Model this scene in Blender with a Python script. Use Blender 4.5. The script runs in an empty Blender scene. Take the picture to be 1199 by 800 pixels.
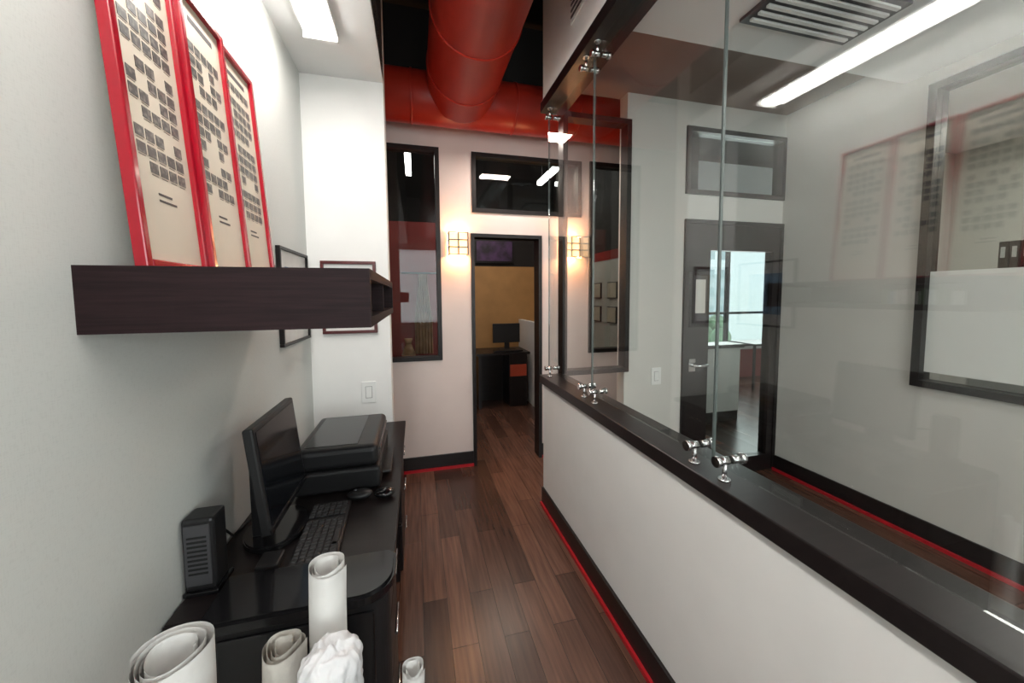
import bpy, bmesh, random
from math import *
from mathutils import Vector, Matrix, noise
random.seed(7)
S=bpy.context.scene
COL=S.collection
try:
    S.view_settings.view_transform='Standard'
    S.view_settings.look='None'
    S.view_settings.exposure=0.36
except Exception: pass

# ------------------------------------------------------------ materials
def nt(name):
    m=bpy.data.materials.new(name); m.use_nodes=True
    n=m.node_tree; b=n.nodes['Principled BSDF']
    return m,n,b
def mat(name,col,rough=.5,metal=0,var=.08,scale=6,bump=0,bscale=60,spec=.5,coat=0,stretch=(1,1,1)):
    m,n,b=nt(name); N=n.nodes; L=n.links
    tc=N.new('ShaderNodeTexCoord'); mp=N.new('ShaderNodeMapping'); mp.inputs['Scale'].default_value=stretch
    L.new(tc.outputs['Object'],mp.inputs[0])
    no=N.new('ShaderNodeTexNoise'); no.inputs['Scale'].default_value=scale; no.inputs['Detail'].default_value=4
    L.new(mp.outputs[0],no.inputs[0])
    cr=N.new('ShaderNodeValToRGB')
    cr.color_ramp.elements[0].position=.3; cr.color_ramp.elements[1].position=.7
    cr.color_ramp.elements[0].color=tuple(c*(1-var) for c in col)+(1,)
    cr.color_ramp.elements[1].color=tuple(min(1,c*(1+var)) for c in col)+(1,)
    L.new(no.outputs[0],cr.inputs[0]); L.new(cr.outputs[0],b.inputs['Base Color'])
    b.inputs['Roughness'].default_value=rough; b.inputs['Metallic'].default_value=metal
    b.inputs['Specular IOR Level'].default_value=spec; b.inputs['Coat Weight'].default_value=coat
    if bump:
        n2=N.new('ShaderNodeTexNoise'); n2.inputs['Scale'].default_value=bscale; n2.inputs['Detail'].default_value=3
        L.new(mp.outputs[0],n2.inputs[0])
        bp=N.new('ShaderNodeBump'); bp.inputs['Strength'].default_value=bump; bp.inputs['Distance'].default_value=.005
        L.new(n2.outputs[0],bp.inputs['Height']); L.new(bp.outputs[0],b.inputs['Normal'])
    return m
def emis(name,col,s):
    m,n,b=nt(name); b.inputs['Base Color'].default_value=col+(1,)
    b.inputs['Emission Color'].default_value=col+(1,); b.inputs['Emission Strength'].default_value=s
    return m
def glass(name,tint=(.93,.945,.94),base=.060,rough=0.0,gain=.9):
    m,n,b=nt(name); N=n.nodes; L=n.links; N.remove(b); out=N['Material Output']
    tr=N.new('ShaderNodeBsdfTransparent'); tr.inputs[0].default_value=tint+(1,)
    gl=N.new('ShaderNodeBsdfGlossy'); gl.inputs['Roughness'].default_value=rough; gl.inputs['Color'].default_value=(1,1,1,1)
    lw=N.new('ShaderNodeLayerWeight'); lw.inputs[0].default_value=.5
    p=N.new('ShaderNodeMath'); p.operation='POWER'; p.inputs[1].default_value=5
    q=N.new('ShaderNodeMath'); q.operation='MULTIPLY_ADD'; q.inputs[1].default_value=gain; q.inputs[2].default_value=base
    mx=N.new('ShaderNodeMixShader')
    L.new(lw.outputs['Facing'],p.inputs[0]); L.new(p.outputs[0],q.inputs[0]); L.new(q.outputs[0],mx.inputs[0])
    L.new(tr.outputs[0],mx.inputs[1]); L.new(gl.outputs[0],mx.inputs[2]); L.new(mx.outputs[0],out.inputs[0])
    return m
def wallpaper(name,col,bs=.12):
    m,n,b=nt(name); N=n.nodes; L=n.links
    tc=N.new('ShaderNodeTexCoord')
    a=N.new('ShaderNodeMapping'); a.inputs['Scale'].default_value=(60,60,420); L.new(tc.outputs['Object'],a.inputs[0])
    c=N.new('ShaderNodeMapping'); c.inputs['Scale'].default_value=(420,420,60); L.new(tc.outputs['Object'],c.inputs[0])
    n1=N.new('ShaderNodeTexNoise'); n1.inputs['Scale'].default_value=1; L.new(a.outputs[0],n1.inputs[0])
    n2=N.new('ShaderNodeTexNoise'); n2.inputs['Scale'].default_value=1; L.new(c.outputs[0],n2.inputs[0])
    ad=N.new('ShaderNodeMath'); ad.operation='ADD'; L.new(n1.outputs[0],ad.inputs[0]); L.new(n2.outputs[0],ad.inputs[1])
    bp=N.new('ShaderNodeBump'); bp.inputs['Strength'].default_value=bs; bp.inputs['Distance'].default_value=.001
    L.new(ad.outputs[0],bp.inputs['Height']); L.new(bp.outputs[0],b.inputs['Normal'])
    cr=N.new('ShaderNodeValToRGB'); cr.color_ramp.elements[0].position=.7; cr.color_ramp.elements[1].position=1.0
    cr.color_ramp.elements[0].color=tuple(x*.96 for x in col)+(1,); cr.color_ramp.elements[1].color=tuple(x*1.03 for x in col)+(1,)
    L.new(ad.outputs[0],cr.inputs[0]); L.new(cr.outputs[0],b.inputs['Base Color'])
    b.inputs['Roughness'].default_value=.75
    return m
def floor_mat():
    m,n,b=nt('wood_plank_floor'); N=n.nodes; L=n.links
    tc=N.new('ShaderNodeTexCoord'); mp=N.new('ShaderNodeMapping'); mp.inputs['Rotation'].default_value=(0,0,pi/2)
    L.new(tc.outputs['Object'],mp.inputs[0])
    br=N.new('ShaderNodeTexBrick'); br.offset=.37; br.offset_frequency=2
    br.inputs['Scale'].default_value=1; br.inputs['Brick Width'].default_value=.75; br.inputs['Row Height'].default_value=.115
    br.inputs['Mortar Size'].default_value=.0012; br.inputs['Mortar Smooth'].default_value=.2
    br.inputs['Color1'].default_value=(.052,.025,.018,1); br.inputs['Color2'].default_value=(.15,.076,.052,1); br.inputs['Mortar'].default_value=(.012,.006,.005,1)
    L.new(mp.outputs[0],br.inputs[0])
    g=N.new('ShaderNodeMapping'); g.inputs['Scale'].default_value=(60,3,1); L.new(tc.outputs['Object'],g.inputs[0])
    no=N.new('ShaderNodeTexNoise'); no.inputs['Scale'].default_value=1; no.inputs['Detail'].default_value=6; L.new(g.outputs[0],no.inputs[0])
    cr=N.new('ShaderNodeValToRGB'); cr.color_ramp.elements[0].position=.3; cr.color_ramp.elements[1].position=.72
    cr.color_ramp.elements[0].color=(.6,.55,.55,1); cr.color_ramp.elements[1].color=(1.2,1.15,1.1,1); L.new(no.outputs[0],cr.inputs[0])
    mx=N.new('ShaderNodeMix'); mx.data_type='RGBA'; mx.blend_type='MULTIPLY'; mx.inputs[0].default_value=1
    L.new(br.outputs[0],mx.inputs[6]); L.new(cr.outputs[0],mx.inputs[7]); L.new(mx.outputs[2],b.inputs['Base Color'])
    b.inputs['Roughness'].default_value=.27
    bp=N.new('ShaderNodeBump'); bp.inputs['Strength'].default_value=.25; bp.inputs['Distance'].default_value=.002; bp.invert=True
    L.new(br.outputs['Fac'],bp.inputs['Height']); L.new(bp.outputs[0],b.inputs['Normal'])
    return m
def thumb_mat():
    m,n,b=nt('printed_photo_thumbnails'); N=n.nodes; L=n.links
    tc=N.new('ShaderNodeTexCoord'); v=N.new('ShaderNodeTexNoise'); v.inputs['Scale'].default_value=90; v.inputs['Detail'].default_value=2
    L.new(tc.outputs['Object'],v.inputs[0]); cr=N.new('ShaderNodeValToRGB')
    cr.color_ramp.elements[0].position=.45; cr.color_ramp.elements[1].position=.72
    cr.color_ramp.elements[0].color=(.045,.043,.04,1); cr.color_ramp.elements[1].color=(.20,.18,.16,1)
    L.new(v.outputs[0],cr.inputs[0]); L.new(cr.outputs[0],b.inputs['Base Color']); b.inputs['Roughness'].default_value=.4
    return m

WALL=wallpaper('wallpaper_grey',(.60,.61,.585)); WHITE=mat('paint_white',(.74,.73,.71),.6,var=.02,bump=.03)
PINK=mat('paint_warm_grey',(.68,.585,.545),.6,var=.02,bump=.03); RW=mat('paint_cool_grey',(.56,.55,.515),.6,var=.02,bump=.03)
CEIL=mat('ceiling_paint',(.74,.74,.73),.7,var=.02); PLEN=mat('black_ceiling_paint',(.012,.009,.008),.8)
BRN=mat('brown_grey_ceiling_paint',(.26,.20,.175),.7,var=.05)
BLK=mat('black_lacquer_wood',(.012,.009,.009),.33,var=.25,stretch=(1,8,8),spec=.35); BFR=mat('black_window_frame',(.010,.008,.008),.4,spec=.3)
ESP=mat('espresso_wood',(.015,.0065,.0075),.55,var=.35,scale=5,stretch=(1.5,1.5,30),bump=.06,bscale=8,spec=.18)
REDB=mat('red_trim_paint',(.42,.010,.018),.35); REDF=mat('red_lacquer_frame',(.32,.003,.014),.18,coat=.4,var=.04)
DUCT=mat('red_painted_duct',(.37,.022,.011),.36,var=.15,scale=3,bump=.1,bscale=25)
PAPER=mat('cream_parchment',(.60,.53,.43),.5,var=.06,scale=5); THUMB=thumb_mat(); INK=mat('printed_ink',(.06,.05,.05),.6)
GLASS=glass('partition_glass'); GEDGE=mat('glass_edge_grey',(.12,.14,.135),.3,spec=.3); WGL=glass('window_glass',(.85,.87,.86),.018)
FROST=mat('frosted_film',(.66,.67,.64),.35,var=.01); STEEL=mat('brushed_steel',(.62,.62,.62),.22,1,var=.05)
FLOOR=floor_mat()
PBLK=mat('black_plastic',(.011,.011,.012),.38,var=.1,bump=.05,bscale=300,spec=.4); PGL=mat('gloss_black_plastic',(.007,.007,.008),.12)
SCR=mat('lcd_screen_off',(.006,.007,.009),.12,spec=.3); DKG=mat('dark_grey_plastic',(.05,.05,.055),.4); KEY=mat('keycap_plastic',(.022,.022,.024),.5)
WPAP=mat('white_paper',(.68,.67,.65),.7,var=.04,scale=20,bump=.3,bscale=20); BEIGEP=mat('aged_paper',(.52,.49,.44),.7,var=.08,scale=20,bump=.5,bscale=40)
BAG=mat('white_plastic_bag',(.56,.56,.57),.33,var=.08,bump=.5,bscale=45)
PLW=mat('white_plastic',(.74,.74,.72),.35,var=.01); MAROON=mat('maroon_wood',(.08,.012,.012),.3,var=.3)
BLUEP=mat('blue_print',(.12,.25,.42),.5,var=.5,scale=30); YEL=mat('ochre_wall_paint',(.42,.22,.075),.6); PURP=mat('purple_artwork',(.05,.018,.07),.5,var=.8,scale=8)
REDW=mat('red_wall_paint',(.28,.025,.02),.5); ORG=mat('orange_red_laminate',(.5,.07,.03),.4)
TUBE=emis('fluorescent_tube',(1,.98,.94),14); SCG=emis('sconce_glass',(1,.62,.29),1.6); GREEN=mat('plant_green',(.05,.14,.04),.5,var=.4)
BLDG=mat('pale_building',(.76,.82,.84),.6,var=.12,scale=2); BWIN=mat('building_glazing',(.55,.64,.67),.3); SLOT=mat('dark_slot',(.004,.004,.004),.8)
TREE=mat('foliage',(.30,.42,.27),.7,var=.4,scale=3); PDISP=mat('printer_display',(.15,.2,.28),.1)
TAN=mat('tan_curtain_fabric',(.36,.20,.10),.8,var=.25,scale=10)

# ------------------------------------------------------------ builder
class B:
    def __init__(s,name): s.n=name; s.bm=bmesh.new(); s.m=[]
    def _mi(s,m):
        if m not in s.m: s.m.append(m)
        return s.m.index(m)
    def add(s,t,m,M=None,smooth=False):
        if M is not None: bmesh.ops.transform(t,matrix=M,verts=t.verts)
        i=s._mi(m)
        for f in t.faces: f.material_index=i; f.smooth=smooth
        me=bpy.data.meshes.new('t'); t.to_mesh(me); t.free(); s.bm.from_mesh(me); bpy.data.meshes.remove(me)
    def box(s,x0,x1,y0,y1,z0,z1,m,bev=0,M=None,seg=2):
        t=bmesh.new(); bmesh.ops.create_cube(t,size=1)
        bmesh.ops.scale(t,vec=(x1-x0,y1-y0,z1-z0),verts=t.verts); bmesh.ops.translate(t,vec=((x0+x1)/2,(y0+y1)/2,(z0+z1)/2),verts=t.verts)
        if bev: bmesh.ops.bevel(t,geom=list(t.edges),offset=bev,segments=seg,affect='EDGES',profile=.5)
        s.add(t,m,M,False); return s
    def cyl(s,p0,p1,r0,m,r1=None,seg=24,M=None,caps=True):
        p0=Vector(p0);p1=Vector(p1);d=p1-p0; t=bmesh.new()
        bmesh.ops.create_cone(t,cap_ends=caps,segments=seg,radius1=r0,radius2=r0 if r1 is None else r1,depth=d.length)
        R=d.to_track_quat('Z','Y').to_matrix().to_4x4(); R.translation=(p0+p1)/2
        bmesh.ops.transform(t,matrix=R,verts=t.verts)
        i=s._mi(m)
        if M is not None: bmesh.ops.transform(t,matrix=M,verts=t.verts)
        for f in t.faces: f.material_index=i; f.smooth=len(f.verts)==4
        me=bpy.data.meshes.new('t'); t.to_mesh(me); t.free(); s.bm.from_mesh(me); bpy.data.meshes.remove(me); return s
    def ball(s,c,r,m,sc=(1,1,1),M=None):
        t=bmesh.new(); bmesh.ops.create_uvsphere(t,u_segments=20,v_segments=12,radius=r)
        bmesh.ops.scale(t,vec=sc,verts=t.verts); bmesh.ops.translate(t,vec=c,verts=t.verts); s.add(t,m,M,True); return s
    def prism(s,pts,z0,z1,m,bev=0):
        t=bmesh.new(); vs=[t.verts.new((x,y,z0)) for x,y in pts]; f=t.faces.new(vs)
        r=bmesh.ops.extrude_face_region(t,geom=[f]); vv=[v for v in r['geom'] if isinstance(v,bmesh.types.BMVert)]
        bmesh.ops.translate(t,vec=(0,0,z1-z0),verts=vv); bmesh.ops.recalc_face_normals(t,faces=t.faces)
        if bev: bmesh.ops.bevel(t,geom=[e for e in t.edges if abs(e.verts[0].co.z-e.verts[1].co.z)<1e-6],offset=bev,segments=2,affect='EDGES')
        s.add(t,m); return s
    def tube(s,pts,r,m,seg=8):
        for a,b in zip(pts,pts[1:]): s.cyl(a,b,r,m,seg=seg)
        for p in pts[1:-1]: s.ball(p,r,m)
        return s
    def done(s,parent=None):
        me=bpy.data.meshes.new(s.n); s.bm.to_mesh(me); s.bm.free()
        for m in s.m: me.materials.append(m)
        o=bpy.data.objects.new(s.n,me); COL.objects.link(o)
        if parent: o.parent=parent
        return o
def grid_wall(name,axis,c0,c1,a0,a1,z0,z1,holes,m):
    b=B(name); As=sorted({a0,a1}|{v for h in holes for v in h[:2] if a0<v<a1}); Zs=sorted({z0,z1}|{v for h in holes for v in h[2:] if z0<v<z1})
    for i in range(len(As)-1):
        for j in range(len(Zs)-1):
            am=(As[i]+As[i+1])/2; zm=(Zs[j]+Zs[j+1])/2
            if any(h[0]<am<h[1] and h[2]<zm<h[3] for h in holes): continue
            if axis=='y': b.box(As[i],As[i+1],c0,c1,Zs[j],Zs[j+1],m)
            else: b.box(c0,c1,As[i],As[i+1],Zs[j],Zs[j+1],m)
    return b.done()
def window(name,axis,c,a0,a1,z0,z1,t=.04,d=.07,gl=True,glm=None,extra=None):
    b=B(name)
    def bx(p0,p1,q0,q1,m=BFR,dd=d):
        if axis=='y': b.box(p0,p1,c-dd/2,c+dd/2,q0,q1,m)
        else: b.box(c-dd/2,c+dd/2,p0,p1,q0,q1,m)
    bx(a0,a0+t,z0,z1);bx(a1-t,a1,z0,z1);bx(a0+t,a1-t,z0,z0+t);bx(a0+t,a1-t,z1-t,z1)
    if gl: bx(a0+t,a1-t,z0+t,z1-t,glm or WGL,.006)
    if extra: extra(b,bx)
    return b.done()

XL,XR,YB,YE,XH=-.60,2.95,3.2,2.45,.86
# ------------------------------------------------------------ shell
B('floor').box(-1.4,9,-2.6,5.7,-.1,0,FLOOR).done()
B('ceiling_plenum').box(-1.4,9,-2.6,5.7,3.8,3.9,PLEN).done()
B('wall_left').box(-.72,XL,-2.6,2.37,0,3.8,WALL).done()
B('wall_pillar').box(-.72,-.157,2.37,2.50,0,3.8,WHITE).done()
B('ceiling_soffit_left').box(XL,-.157,-2.6,2.37,2.75,2.95,CEIL).box(-.165,-.157,-2.6,2.37,2.77,3.8,PLEN).done()
grid_wall('wall_back','y',YB,YB+.1,-1.3,2.1,0,2.92,[(.49,1.08,-1,2.01),(-.30,.21,.96,2.73),(.48,1.49,2.22,2.72),(1.57,2.02,.96,2.73)],PINK)
B('wall_back_upper').box(-1.3,2.1,YB,YB+.1,2.92,3.8,PLEN).done()
grid_wall('wall_mid','y',YE,YE+.1,1.5,XR+.1,0,2.95,[(2.02,2.93,-1,2.05),(2.0,2.95,2.27,2.77)],RW)
grid_wall('wall_right','x',XR,XR+.1,-2.6,YE,0,2.95,[(.2,1.56,.94,2.71)],RW)
B('ceiling_soffit_right').box(1.0,XR,-2.6,1.69,2.79,3.0,CEIL).box(1.0,XR+.1,1.69,YE+.1,2.95,3.0,BRN).done()
B('half_wall').box(XH,1.0,-2.6,YE,0,.89,WHITE).done()
B('ledge_trim').box(.835,1.02,-2.6,YE+.02,.89,.945,BLK,.004).done()
b=B('ceiling_bulkhead').box(XH,1.0,-2.6,YE,2.80,3.8,CEIL); b.box(.845,1.01,-2.6,YE+.01,2.735,2.80,BLK)
b.box(.852,.861,1.78,1.98,2.98,3.3,PLW)
for i in range(9): b.box(.848,.853,1.795,1.965,3.0+i*.031,3.012+i*.031,DKG)
b.done()
def bb(name,*boxes):
    b=B(name)
    for x0,x1,y0,y1,ax in boxes:
        b.box(x0,x1,y0,y1,.022,.13,BLK,.002)
        e=.012
        if ax=='x-': b.box(x0-e,x1,y0,y1,.0,.022,REDB)
        elif ax=='x+': b.box(x0,x1+e,y0,y1,.0,.022,REDB)
        else: b.box(x0,x1,y0-e,y1,.0,.022,REDB)
    b.done()
bb('baseboard_half_wall',(XH-.015,XH,-2.5,YE,'x-'))
bb('baseboard_back',(-1.2,.465,YB-.015,YB,'y'),(1.105,2.09,YB-.015,YB,'y'))
bb('baseboard_right',(XR-.015,XR,-2.5,YE,'x-'))
bb('baseboard_mid',(1.5,1.99,YE-.015,YE,'y'))
bb('baseboard_inner',(1.0,1.015,-2.5,YE,'x+'))
grid_wall('wall_front','y',-2.7,-2.6,-.72,XR+.1,0,3.8,[(-.4,.8,.9,2.6),(1.2,2.8,.9,2.6)],RW)
for i,(a,c) in enumerate(((-.4,.8),(1.2,2.8))): window('window_%d'%(8+i),'y',-2.65,a,c,.9,2.6)
B('wall_corridor_left').box(-1.4,-1.3,2.37,5.7,0,3.8,RW).done()
B('wall_corridor_front').box(-1.3,-.72,2.37,2.5,0,3.8,RW).done()

window('window_1','y',YB+.03,-.30,.21,.96,2.73,.035,.09)
window('window_2','y',YB+.03,.48,1.49,2.22,2.72,.035,.09)
window('window_3','y',YB+.03,1.57,2.02,.96,2.73,.035,.09)
window('window_4','y',YE+.03,1.0,1.53,.93,2.76,.035,.09,False)
window('window_5','y',YE+.03,2.0,2.95,2.27,2.77,.035,.09)
def fx(b,bx): bx(.24,1.52,1.03,1.63,FROST,.012)
window('window_6','x',XR+.02,.2,1.56,.94,2.71,.04,.10,True,None,fx)
b=B('door_frame_back')
b.box(.465,.495,YB-.02,YB+.12,0,2.04,BFR).box(1.075,1.105,YB-.02,YB+.12,0,2.04,BFR).box(.495,1.075,YB-.02,YB+.12,2.01,2.04,BFR).done()
b=B('door_1')
y0,y1=YE-.01,YE+.05
b.box(2.0,2.03,YE-.02,YE+.12,0,2.08,BFR).box(2.92,2.95,YE-.02,YE+.12,0,2.08,BFR).box(2.03,2.92,YE-.02,YE+.12,2.05,2.08,BFR)
b.box(2.03,2.24,y0,y1,.005,2.05,BLK).box(2.86,2.92,y0,y1,.005,2.05,BLK).box(2.24,2.86,y0,y1,1.85,2.05,BLK).box(2.24,2.86,y0,y1,.005,.14,BLK)
b.box(2.24,2.86,YE+.015,YE+.021,.14,1.85,WGL)
b.cyl((2.09,y0,.95),(2.09,y0-.05,.95),.012,STEEL).cyl((2.085,y0-.05,.95),(2.20,y0-.05,.95),.01,STEEL)
b.box(2.06,2.12,y0-.006,y0,.90,1.0,STEEL).done()
b=B('framed_notice'); b.box(2.045,2.215,YE-.037,YE-.0115,1.25,1.68,BFR,.003).box(2.07,2.19,YE-.039,YE-.036,1.28,1.65,DKG)
b.box(2.085,2.175,YE-.040,YE-.0385,1.36,1.62,RW).done()

# ------------------------------------------------------------ glass partition
GP=bpy.data.objects.new('glass_partition',None); COL.objects.link(GP)
ys=[-2.6,-1.56,-.72,.11,.945,1.78,YE-.005]
for i in range(len(ys)-1):
    b=B('panel_%d'%i); a,c=ys[i]+.002,ys[i+1]-.002
    b.box(.896,.904,a+.001,c-.001,.975,2.735,GLASS)
    b.box(.8955,.9045,a,a+.001,.975,2.735,GEDGE).box(.8955,.9045,c-.001,c,.975,2.735,GEDGE)
    b.done(GP)
def clip(y,z,up):
    b=B('standoff_clip'); s=-1 if up else 1
    zb=2.735 if up else .945
    b.cyl((.883,y,zb),(.883,y,z),.007,STEEL).cyl((.883,y,zb),(.883,y,zb+s*.006),.017,STEEL)
    b.cyl((.86,y,z),(.893,y,z),.012,STEEL).cyl((.907,y,z),(.94,y,z),.012,STEEL)
    b.cyl((.848,y,z),(.862,y,z),.016,STEEL).cyl((.938,y,z),(.95,y,z),.016,STEEL)
    b.done(GP)
for sy in (-.72,.11,.945,1.78):
    for d in (-.062,.062): clip(sy+d,1.005,False); clip(sy+d,2.675,True)
clip(2.38,1.005,False); clip(2.38,2.675,True)

# ------------------------------------------------------------ ducts
b=B('air_duct'); b.cyl((.36,-2.55,3.05),(.36,2.86,3.05),.253,DUCT,seg=64)
for y in (-1.6,-.6,.4,1.3,2.1,2.6): b.cyl((.36,y-.008,3.05),(.36,y+.008,3.05),.259,DUCT,seg=64)
b.ball((.36,2.86,3.05),.253,DUCT,(1,.4,1))
b.cyl((-1.25,2.96,2.99),(2.05,2.96,2.99),.18,DUCT,seg=48)
for x in (-.9,.0,.78,1.3): b.cyl((x-.008,2.96,2.99),(x+.008,2.96,2.99),.186,DUCT,seg=48)
b.done()

# ------------------------------------------------------------ light fixtures
b=B('added_room_ceiling_panel'); b.box(-.475,-.325,-.9,1.99,2.722,2.75,PLW,.004)
b.box(-.455,-.345,-.88,1.955,2.700,2.723,TUBE,.008).box(-.475,-.325,1.965,1.99,2.695,2.75,PLW,.003).done()
b=B('added_room_ceiling_panel').box(1.9,2.1,-1.6,-.2,2.765,2.79,PLW,.004).box(1.92,2.08,-1.58,-.22,2.755,2.766,TUBE).done()  # unseen glowing panel behind the camera, added to light the right room
b=B('ceiling_air_grille'); b.box(1.5,2.15,1.22,1.5,2.775,2.79,DKG)
for i in range(6): b.box(1.53,2.12,1.245+i*.042,1.262+i*.042,2.765,2.776,PLW)
b.done()
def sconce(x,z,y=YB):
    b=B('wall_sconce'); w,h=.078,.09
    b.box(x-.05,x+.05,y-.012,y,z-.06,z+.06,BFR,.002)
    b.box(x-w+.006,x+w-.006,y-.10,y-.094,z-h+.006,z+h-.006,SCG)
    b.box(x-w+.006,x-w+.012,y-.094,y-.015,z-h+.006,z+h-.006,SCG).box(x+w-.012,x+w-.006,y-.094,y-.015,z-h+.006,z+h-.006,SCG)
    for zz in (-h,-h*.33,h*.33,h):
        b.box(x-w-.004,x+w+.004,y-.108,y-.10,z+zz-.004,z+zz+.004,DKG)
        for sx in (-w,w): b.box(x+sx-.004,x+sx+.004,y-.10,y-.01,z+zz-.004,z+zz+.004,DKG)
    for sx in (-w,0,w): b.box(x+sx-.005,x+sx+.005,y-.110,y-.102,z-h-.004,z+h+.004,DKG)
    b.done()
    for s in (-1,1):
        l=bpy.data.lights.new('sconce_bulb','POINT'); l.energy=4.5; l.color=(1,.50,.22); l.shadow_soft_size=.03
        o=bpy.data.objects.new('sconce_bulb_light',l); o.location=(x,y-.06,z+s*.065); COL.objects.link(o)
sconce(.35,1.94); sconce(1.355,1.94)

# ------------------------------------------------------------ floating shelf and posters
b=B('floating_shelf'); x0,x1,y0,y1,z0,z1=XL,-.095,.85,1.65,1.435,1.562
b.box(x0,x1,y0,y1,z1-.022,z1,ESP).box(x0,x1,y0,y1,z0,z0+.022,ESP).box(x0,x1,y0,y0+.022,z0+.022,z1-.022,ESP)
b.box(x0,x1-.0005,y0-.0008,y0,z0,z1,ESP)
b.box(x0,x1,y1-.022,y1,z0+.022,z1-.022,ESP).box(x0,-.40,y0+.022,y1-.022,z0+.022,z1-.022,ESP).box(-.4,-.1,1.24,1.255,z0+.022,z1-.022,ESP).done()
b=B('row_of_small_books')
y=.885
for i in range(16):
    w=random.uniform(.010,.02); h=random.uniform(.05,.075)
    b.box(-.30,-.13-random.uniform(0,.03),y,y+w,1.4575,1.4575+h,random.choice([GREEN,WPAP,BLUEP,MAROON,WPAP]),.001); y+=w+.001
b.done()
lean=atan2(.048,.735)
for k,(pa,pb) in enumerate(((.915,1.155),(1.150,1.385),(1.385,1.63))):
    b=B('framed_poster'); w=pb-pa; H=.738; F=.018; D=.024
    xo=-.546 if k!=1 else -.534
    M=Matrix.Translation((xo,pa,1.5635))@Matrix.Rotation(-lean,4,'Y')
    b.box(0,D,0,F,0,H,REDF,.003,M).box(0,D,w-F,w,0,H,REDF,.003,M).box(0,D,F,w-F,0,F,REDF,.003,M).box(0,D,F,w-F,H-F,H,REDF,.003,M)
    b.box(.004,.012,F,w-F,F,H-F,PAPER,0,M)
    iw=w-2*F
    cols=5; cw=iw*.80/cols; zz=.21 if k!=1 else .225; row=0
    while zz<.62:
        rh=.034
        if row%4==3: zz+=.014
        if k==1: rng=(0,4) if row%2 else (0,5)
        else: rng=(0,5) if row%3 else (1,5)
        for c in range(*rng):
            if random.random()<.1: continue
            ya=F+iw*.10+c*cw
            b.box(.0118,.0128,ya+.003,ya+cw-.003,zz,zz+rh-.011,THUMB,0,M)
            b.box(.0118,.0124,ya+.005,ya+cw-.007,zz-.005,zz-.0035,INK,0,M)
        zz+=rh; row+=1
    for q in range(2): b.box(.0118,.0126,F+iw*(.35),F+iw*(.65 if q else .58),.165-q*.014,.170-q*.014,INK,0,M)
    b.box(.0118,.0126,F+iw*.2,F+iw*.8,.67,.685,INK,0,M)
    b.done()
def picture(name,axis,c,a0,a1,z0,z1,fm,im,t=.018,d=.02):
    b=B(name)
    def bx(p0,p1,q0,q1,m,d0,d1,bev=.002):
        if axis=='y': b.box(p0,p1,c-d1,c-d0,q0,q1,m,bev)
        else: b.box(c+d0,c+d1,p0,p1,q0,q1,m,bev)
    bx(a0,a1,z0,z0+t,fm,0,d);bx(a0,a1,z1-t,z1,fm,0,d);bx(a0,a0+t,z0+t,z1-t,fm,0,d);bx(a1-t,a1,z0+t,z1-t,fm,0,d)
    bx(a0+t,a1-t,z0+t,z1-t,WPAP,0,d*.4,0); g=(a1-a0)*.2; bx(a0+g,a1-g,z0+g,z1-g,im,d*.4,d*.45,0)
    return b.done()
picture('framed_certificate','y',2.37,-.53,-.228,1.287,1.713,MAROON,PAPER)
picture('framed_print','x',XL,1.87,2.31,1.275,1.735,BFR,BLUEP,.014)
def plate(x,y,z,name='light_switch'):
    b=B(name); b.box(x-.042,x+.042,y-.007,y,z-.066,z+.066,PLW,.003).box(x-.017,x+.017,y-.011,y-.006,z-.034,z+.034,PLW,.002)
    b.box(x-.019,x+.019,y-.0075,y-.0068,z-.036,z+.036,DKG).done()
plate(-.29,2.37,.925); plate(1.775,YE,.88,'wall_outlet')

# ------------------------------------------------------------ desk
T=.73
b=B('office_desk')
b.prism([(XL+.005,1.0),(-.10,1.0),(-.08,1.03),(-.08,2.365),(XL+.005,2.365)],T-.03,T,BLK,.003)
b.box(-.56,-.115,1.95,2.34,.0,T-.03,BLK).box(-.56,-.115,1.03,1.42,.0,T-.03,BLK).box(-.58,-.555,1.42,1.95,.2,T-.03,BLK)
for ya,yb in ((1.96,2.33),(1.04,1.41)):
    for za,zb in ((.05,.30),(.31,.50),(.51,.69)):
        b.box(-.115,-.098,ya,yb,za,zb,BLK,.003); b.cyl((-.085,(ya+yb)/2-.06,(za+zb)/2+.03),(-.085,(ya+yb)/2+.06,(za+zb)/2+.03),.005,STEEL,seg=10)
b.done()
def rpts(x0,x1,y0,y1,r,rb):
    p=[(x0,y1),(x0,y0)]
    p+=[(x1-r+r*sin(t),y0+r-r*cos(t)) for t in [i*pi/16 for i in range(9)]]
    p+=[(x1-rb+rb*cos(t),y1-rb+rb*sin(t)) for t in [i*pi/8 for i in range(5)]]
    return p
b=B('curved_front_cabinet')
b.prism(rpts(-.50,-.072,.93,1.10,.085,.03),T+.001,T+.034,PGL,.007)
b.prism(rpts(-.49,-.085,.943,.995,.05,.004),.0,T+.001,PBLK)
b.prism(rpts(-.592,-.50,.96,.995,.01,.004),.0,T-.004,PBLK)
for i in range(3): b.box(-.46,-.12,.936,.944,.05+i*.225,.265+i*.225,PGL,.003)
b.done()

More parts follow.
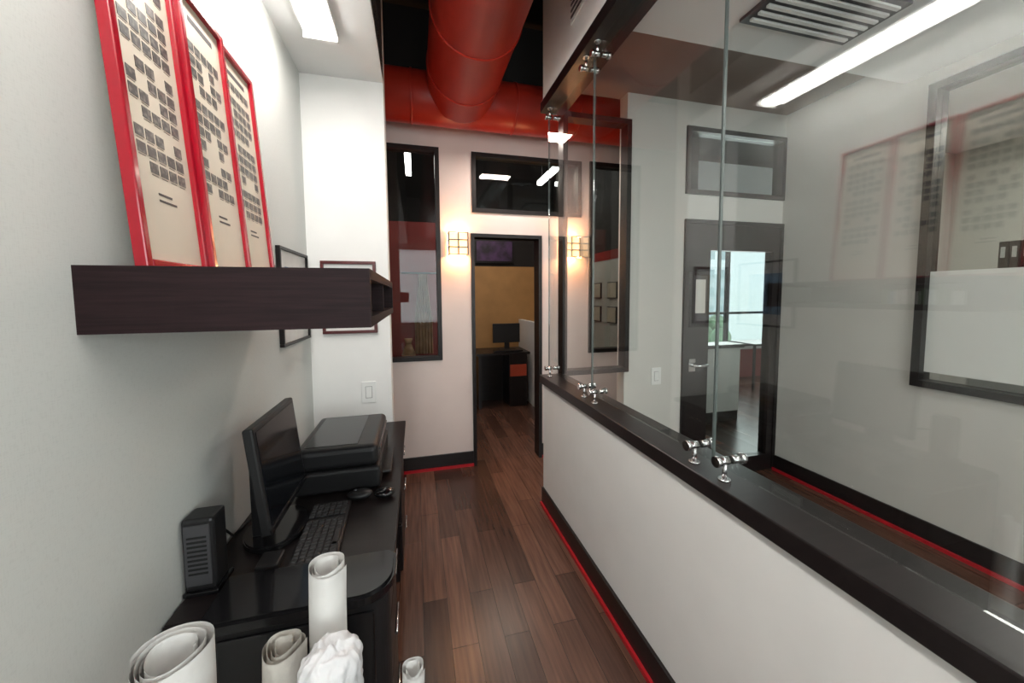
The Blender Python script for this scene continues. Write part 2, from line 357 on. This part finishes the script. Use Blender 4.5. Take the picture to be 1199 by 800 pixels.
# keyboard
b=B('computer_keyboard'); K=Matrix.Translation((-.31,1.275,T+.001))@Matrix.Rotation(radians(2),4,'Z')
b.box(-.065,.065,-.17,.17,0,.014,PBLK,.004,K)
for r in range(6):
    for c in range(19):
        if r==5 and 4<c<9: continue
        if c in (13,): continue
        b.box(-.058+r*.0195,-.058+r*.0195+.016,-.163+c*.0172,-.163+c*.0172+.0145,.014,.020,KEY,.0015,K,1)
b.box(.0395,.0555,-.094,-.01,.014,.020,KEY,.0015,K); b.done()
b=B('computer_mouse'); b.ball((-.225,1.475,T+.0185),.032,PBLK,(1.45,.95,.55)).cyl((-.245,1.475,T+.035),(-.235,1.475,T+.0365),.004,DKG).done()
b=B('desk_phone_handset'); b.ball((-.135,1.465,T+.0175),.03,PGL,(1.3,1,.55)).done()

# monitor facing +x
b=B('computer_monitor'); til=atan2(.035,.33)
M=Matrix.Translation((-.418,1.335,.818))@Matrix.Rotation(-til,4,'Y')
b.box(-.028,0,-.175,.178,0,.318,PBLK,.006,M).box(-.001,.0015,-.159,.162,.022,.303,SCR,0,M).box(-.055,-.025,-.12,.12,.06,.27,PBLK,.012,M)
b.box(0,.003,-.175,.178,0,.016,PGL,.001,M)
b.box(-.515,-.485,1.28,1.39,T+.02,1.0,PBLK,.006).box(-.49,-.455,1.29,1.38,.90,.98,PBLK,.004)
t=[( -.46+.09*cos(a),1.335+.12*sin(a)) for a in [i*pi/16 for i in range(32)]]
b.prism(t,T+.001,T+.022,PGL,.004); b.done()
b=B('mini_tower_computer'); b.box(-.594,-.522,1.085,1.155,T+.012,.935,PBLK,.008).box(-.587,-.530,1.082,1.086,T+.03,.92,DKG,.001)
for i in range(9): b.box(-.58,-.537,1.0805,1.0825,.79+i*.012,.795+i*.012,SLOT)
b.box(-.596,-.515,1.08,1.165,T+.001,T+.013,PGL,.003); b.done()
b=B('power_adapter'); b.box(-.455,-.395,1.13,1.20,T+.001,T+.02,PBLK,.005).done()
b=B('computer_cable'); b.tube([(-.575,1.17,.85),(-.58,1.22,.84),(-.585,1.28,.79),(-.585,1.33,.738),(-.58,1.40,.735),(-.54,1.48,.735),(-.50,1.50,.735)],.0035,PBLK).done()

# printer: boxy closed all-in-one
b=B('desktop_printer'); x0,x1,y0,y1=-.47,-.155,1.53,1.97
b.box(x0,x1,y0,y1,T+.004,T+.095,PBLK,.014,seg=4).box(x0+.002,x1-.006,y0+.002,y1-.002,T+.096,T+.182,PBLK,.024,seg=5)
b.box(x0+.035,x1-.085,y0+.035,y1-.035,T+.1815,T+.184,PGL,.001)
Mp=Matrix.Translation((x1-.022,(y0+y1)/2,T+.158))@Matrix.Rotation(radians(42),4,'Y')
b.box(-.022,.022,-.18,.18,-.012,.010,PGL,.004,Mp).box(-.012,.012,-.05,.03,.0095,.0112,PDISP,0,Mp)
for i in range(3): b.cyl((0,.06+i*.03,.009),(0,.06+i*.03,.0125),.007,DKG,M=Mp)
b.box(x1-.004,x1+.001,y0+.06,y1-.06,T+.03,T+.085,SLOT).box(x1-.02,x1+.035,y0+.09,y1-.09,T+.022,T+.032,PBLK,.004)
for (xx,yy) in ((x0+.03,y0+.03),(x1-.03,y0+.03),(x0+.03,y1-.03),(x1-.03,y1-.03)): b.cyl((xx,yy,T+.0005),(xx,yy,T+.006),.012,DKG)
b.done()

# ------------------------------------------------------------ paper rolls
def roll(x,y,zt,r,m,turns=3.2,tilt=(0,0),wob=.002,inner=.55,name='rolled_paper_plan'):
    b=B(name); t=bmesh.new(); n=int(turns*36); rings=14; rows=[]
    for k in range(rings+1):
        f=k/rings; row=[]
        for i in range(n+1):
            a=2*pi*i/36; rr=r*(inner+(1-inner)*i/n)+wob*sin(3*a+k*.9)*f
            z=.001+f*(zt-.001)+ (0 if k<rings else .006*sin(a*.5+1))
            row.append(t.verts.new((x+rr*cos(a)+tilt[0]*f,y+rr*sin(a)+tilt[1]*f,z)))
        rows.append(row)
    for k in range(rings):
        for i in range(n): t.faces.new((rows[k][i],rows[k][i+1],rows[k+1][i+1],rows[k+1][i]))
    bmesh.ops.recalc_face_normals(t,faces=t.faces)
    b.add(t,m,None,True); return b
roll(-.395,.68,.93,.055,WPAP,4.5).done()
roll(-.238,.69,.895,.037,BEIGEP,4,inner=.3,wob=.003).done()
roll(-.185,.735,.995,.034,WPAP,3,tilt=(.01,.0)).done()
roll(-.022,.70,.78,.0215,WPAP,3).done()
def bag(x,y,zt,r,name,seed,m=BAG):
    b=B(name); t=bmesh.new(); n=96; R=110; rows=[]; o=Vector((seed*3.1,seed*1.7,0)); CR=26
    for k in range(R+1):
        if k<=R-CR: z=.001+(k/(R-CR))*(zt-.035-.001); base=r; c=0
        else:
            c=(k-(R-CR))/CR; z=zt-.035+.035*sin(c*pi/2)**1.3; base=r*(1-c**2.4)*.97+.001
        row=[]
        for i in range(n):
            a=2*pi*i/n; q=Vector((cos(a)*1.8,sin(a)*1.8,z*16))+o
            w=1-abs(noise.noise(q*1.2))*2; w2=1-abs(noise.noise(q*2.6+Vector((4,2,8))))*2
            crease=.10*w-.09*w2+noise.noise(q*.6)*.10
            rr=base*(1+crease)
            cx,cy=x+rr*cos(a),y+rr*sin(a)
            zz=z+c*((abs(noise.noise(Vector((cx*30,cy*30,seed)))))*-.030+abs(noise.noise(Vector((cx*62,cy*62,seed+5))))*.016)
            row.append(t.verts.new((cx,cy,max(.001,zz))))
        rows.append(row)
    for k in range(R):
        for i in range(n): t.faces.new((rows[k][i],rows[k][(i+1)%n],rows[k+1][(i+1)%n],rows[k+1][i]))
    t.faces.new(rows[-1])
    b.add(t,m,None,True); return b.done()
bag(-.150,.63,.93,.047,'plastic_wrapped_paper_roll',3)
bag(-.315,.62,.88,.032,'plastic_wrapped_paper_roll',9)

# ------------------------------------------------------------ rear office
B('wall_rear').box(-1.3,2.1,5.5,5.6,0,3.8,PLEN).box(.3,2.1,5.48,5.5,0,1.95,YEL).done()
B('wall_rear_divider').box(2.1,2.2,2.55,5.6,0,3.8,PLEN).box(2.085,2.1,3.31,5.47,0,1.9,RW).box(2.08,2.1,3.31,5.47,1.9,2.0,REDW).done()
b=B('certificate_wall_display')
for j in range(2):
    for i in range(2): b.box(2.07,2.0845,3.55+j*.35,3.75+j*.35,1.2+i*.27,1.38+i*.27,DKG).box(2.066,2.071,3.56+j*.35,3.74+j*.35,1.21+i*.27,1.37+i*.27,PAPER)
b.done()
B('wall_rear_side').box(1.52,1.58,3.95,5.47,0,1.15,WHITE).done()
B('red_feature_wall').box(-.6,.42,4.4,4.5,0,2.35,REDW).done()
b=B('tan_curtain'); t=bmesh.new(); R2=[]
for k in range(14):
    z=.85+k*.07; row=[]
    wd=.10 if z<1.2 else .10-.05*min(1,(z-1.2)/.45)
    for i in range(41):
        u=i/40; row.append(t.verts.new((.08+(u-.5)*2*wd,4.33+.02*sin(u*38),z)))
    R2.append(row)
for k in range(13):
    for i in range(40): t.faces.new((R2[k][i],R2[k][i+1],R2[k+1][i+1],R2[k+1][i]))
b.add(t,TAN,None,True); b.cyl((-.15,4.34,1.77),(.3,4.34,1.77),.01,BFR).cyl((.08,4.40,1.77),(.08,4.34,1.77),.008,BFR).done()
b=B('rear_desk').box(.75,1.48,4.75,5.3,.72,.75,BLK).box(.78,.82,4.8,5.25,0,.72,BLK).box(1.2,1.45,4.8,5.25,0,.72,BLK).box(1.21,1.44,4.785,4.80,.42,.58,ORG,.003).box(.82,1.2,5.2,5.22,.0,.72,BLK).done()
b=B('rear_desk_monitor').box(1.03,1.42,5.05,5.08,.85,1.12,PBLK,.004).box(1.2,1.27,5.06,5.09,.76,.9,PBLK).box(1.12,1.34,4.99,5.15,.751,.765,PBLK,.003).done()
B('rear_desk_keyboard').box(1.0,1.4,4.82,4.93,.751,.77,PBLK,.003).done()
B('framed_artwork').box(.85,1.45,5.46,5.499,2.0,2.35,BFR).box(.88,1.42,5.455,5.461,2.03,2.32,PURP).done()
b=B('hanging_light_fixture')
for x in (-.05,1.6): b.box(x-.03,x+.03,3.7,4.7,2.95,3.0,TUBE).cyl((x,3.8,3.0),(x,3.8,3.8),.004,BFR).cyl((x,4.6,3.0),(x,4.6,3.8),.004,BFR)
b.done()
b=B('decorative_vase')
for (za,ra,zb,rb) in ((.801,.03,.84,.06),(.84,.06,.95,.065),(.95,.065,1.05,.025),(1.05,.025,1.1,.04)): b.cyl((-.08,3.7,za),(-.08,3.7,zb),ra,TAN,rb)
b.done()
B('console_table').box(-.2,.3,3.55,3.9,.76,.80,BLK).box(-.18,-.14,3.58,3.87,0,.76,BLK).box(.24,.28,3.58,3.87,0,.76,BLK).done()

# ------------------------------------------------------------ lobby
grid_wall('wall_lobby_window','y',5.5,5.6,2.2,9,0,3.8,[(2.6,8.6,.55,2.9)],WHITE)
def mull(b,bx):
    for x in (3.6,4.6,5.45,6.4,7.4): bx(x,x+.04,.55,2.9)
    bx(2.6,8.6,1.15,1.19)
window('window_7','y',5.55,2.6,8.6,.55,2.9,.05,.08,True,None,mull)
B('wall_lobby_right').box(9,9.1,-2.6,5.6,0,3.8,WHITE).done()
B('wall_lobby_red').box(2.2,9,5.42,5.5,0,.5,REDW).done()
b=B('reception_counter').box(3.15,3.72,3.55,3.75,.12,.88,WHITE).box(3.12,3.75,3.52,3.78,.88,.92,BLK).box(3.15,3.72,3.56,3.74,0,.12,BLK).done()
b=B('lobby_table').box(5.1,6.0,4.6,5.1,.70,.73,BLK)
for x in (5.15,5.92):
    for y in (4.65,5.02): b.box(x,x+.03,y,y+.03,0,.7,BLK)
b.done()
B('ground_outside').box(-10,40,5.8,60,-12,-11.9,BLDG).done()
b=B('building_outside')
for x,y,w,h in ((7,16,3,6),(16,22,6,3)):
    b.box(x,x+w,y,y+3,-11.9,h,BLDG)
    for i in range(5):
        for j in range(11): b.box(x+.2+i*w/5,x+.2+i*w/5+w/8,y-.02,y,-9+j*1.3,-8.4+j*1.3,BWIN)
b.done()
b=B('tree_outside'); b.cyl((13.6,14,-11.9),(13.6,14,-2),.25,MAROON)
for i in range(22):
    b.ball((13.6+random.uniform(-1,1),14+random.uniform(-1,1),random.uniform(-3,.4)),random.uniform(.3,.55),TREE)
b.done()
B('wall_side_office').box(4.9,5.0,-2.6,2.4,0,2.8,RW).box(3.05,5.0,2.4,2.5,0,2.8,RW).box(3.05,5.0,-2.7,-2.6,0,2.8,RW).done()
B('ceiling_side_office').box(3.05,5.0,-2.6,2.4,2.8,2.9,CEIL).done()
B('added_room_ceiling_panel').box(4.0,4.15,-2.0,-.6,2.775,2.8,TUBE).done()  # glowing panel added out of view to light the side office
b=B('storage_cabinet').box(3.2,3.6,.5,1.45,0,1.64,RW,.004)
for i in range(3): b.box(3.19,3.2,.52+i*.31,.81+i*.31,.05,1.6,WHITE,.003)
b.done()
b=B('row_of_black_binders')
for i in range(7): b.box(3.22,3.45,1.08+i*.042,1.116+i*.042,1.641,1.79,PBLK,.003).box(3.215,3.221,1.09+i*.042,1.106+i*.042,1.70,1.76,WPAP)
b.done()

# ------------------------------------------------------------ lights
def area(name,loc,rot,sx,sy,e,col=(1,1,1)):
    l=bpy.data.lights.new(name,'AREA'); l.shape='RECTANGLE'; l.size=sx; l.size_y=sy; l.energy=e; l.color=col
    o=bpy.data.objects.new(name,l); o.location=loc; o.rotation_euler=rot; COL.objects.link(o)
area('daylight_window_hall',(.2,-2.58,1.75),(radians(90),0,0),1.2,1.7,24,(.94,.98,1))
area('daylight_window_room',(2.0,-2.58,1.75),(radians(90),0,0),1.6,1.7,36,(.96,1,.98))
area('daylight_lobby',(5.6,5.38,1.8),(radians(-90),0,0),5,2.0,120,(.93,1,.97))
area('fluorescent_down_hall',(-.4,.7,2.69),(0,0,0),.1,2.4,15,(1,.96,.91))
area('added_fill_room',(2.0,-.3,2.74),(0,0,0),.2,1.6,12,(1,.97,.92))  # added area lamp, lifts the brightness of the right room
area('corridor_area_light',(.8,2.72,2.7),(0,0,0),.3,.15,10,(1,.84,.75))  # warm area lamp facing down, no fixture modelled
area('rear_office_light',(1.0,4.4,2.9),(0,0,0),.6,.6,8,(1,.85,.7))
area('added_fill_side_office',(4.0,1.0,2.75),(0,0,0),.4,1.2,24,(1,.96,.9))  # area lamp added to brighten what shows through the side window
w=bpy.data.worlds.new('World'); S.world=w; w.use_nodes=True
bg=w.node_tree.nodes['Background']; sk=w.node_tree.nodes.new('ShaderNodeTexSky'); sk.sky_type='HOSEK_WILKIE'
mx=w.node_tree.nodes.new('ShaderNodeMix'); mx.data_type='RGBA'; mx.inputs[0].default_value=.7
w.node_tree.links.new(sk.outputs[0],mx.inputs[6]); mx.inputs[7].default_value=(.85,.97,1,1)
w.node_tree.links.new(mx.outputs[2],bg.inputs[0]); bg.inputs[1].default_value=2.2

# ------------------------------------------------------------ camera
yaw,pit,rol=radians(14.5),radians(-3.87),radians(-.39)
fw=Vector((sin(yaw)*cos(pit),cos(yaw)*cos(pit),sin(pit))); r=Vector((cos(yaw),-sin(yaw),0)); u=r.cross(fw)
r2=cos(rol)*r+sin(rol)*u; u2=-sin(rol)*r+cos(rol)*u
c=bpy.data.cameras.new('Camera'); c.sensor_width=36; c.lens=433.4/1199*36; c.shift_y=-23.5/1199; c.clip_start=.02
o=bpy.data.objects.new('Camera',c); COL.objects.link(o)
Mx=Matrix((r2,u2,-fw)).transposed().to_4x4(); Mx.translation=(0,0,1.5); o.matrix_world=Mx
S.camera=o
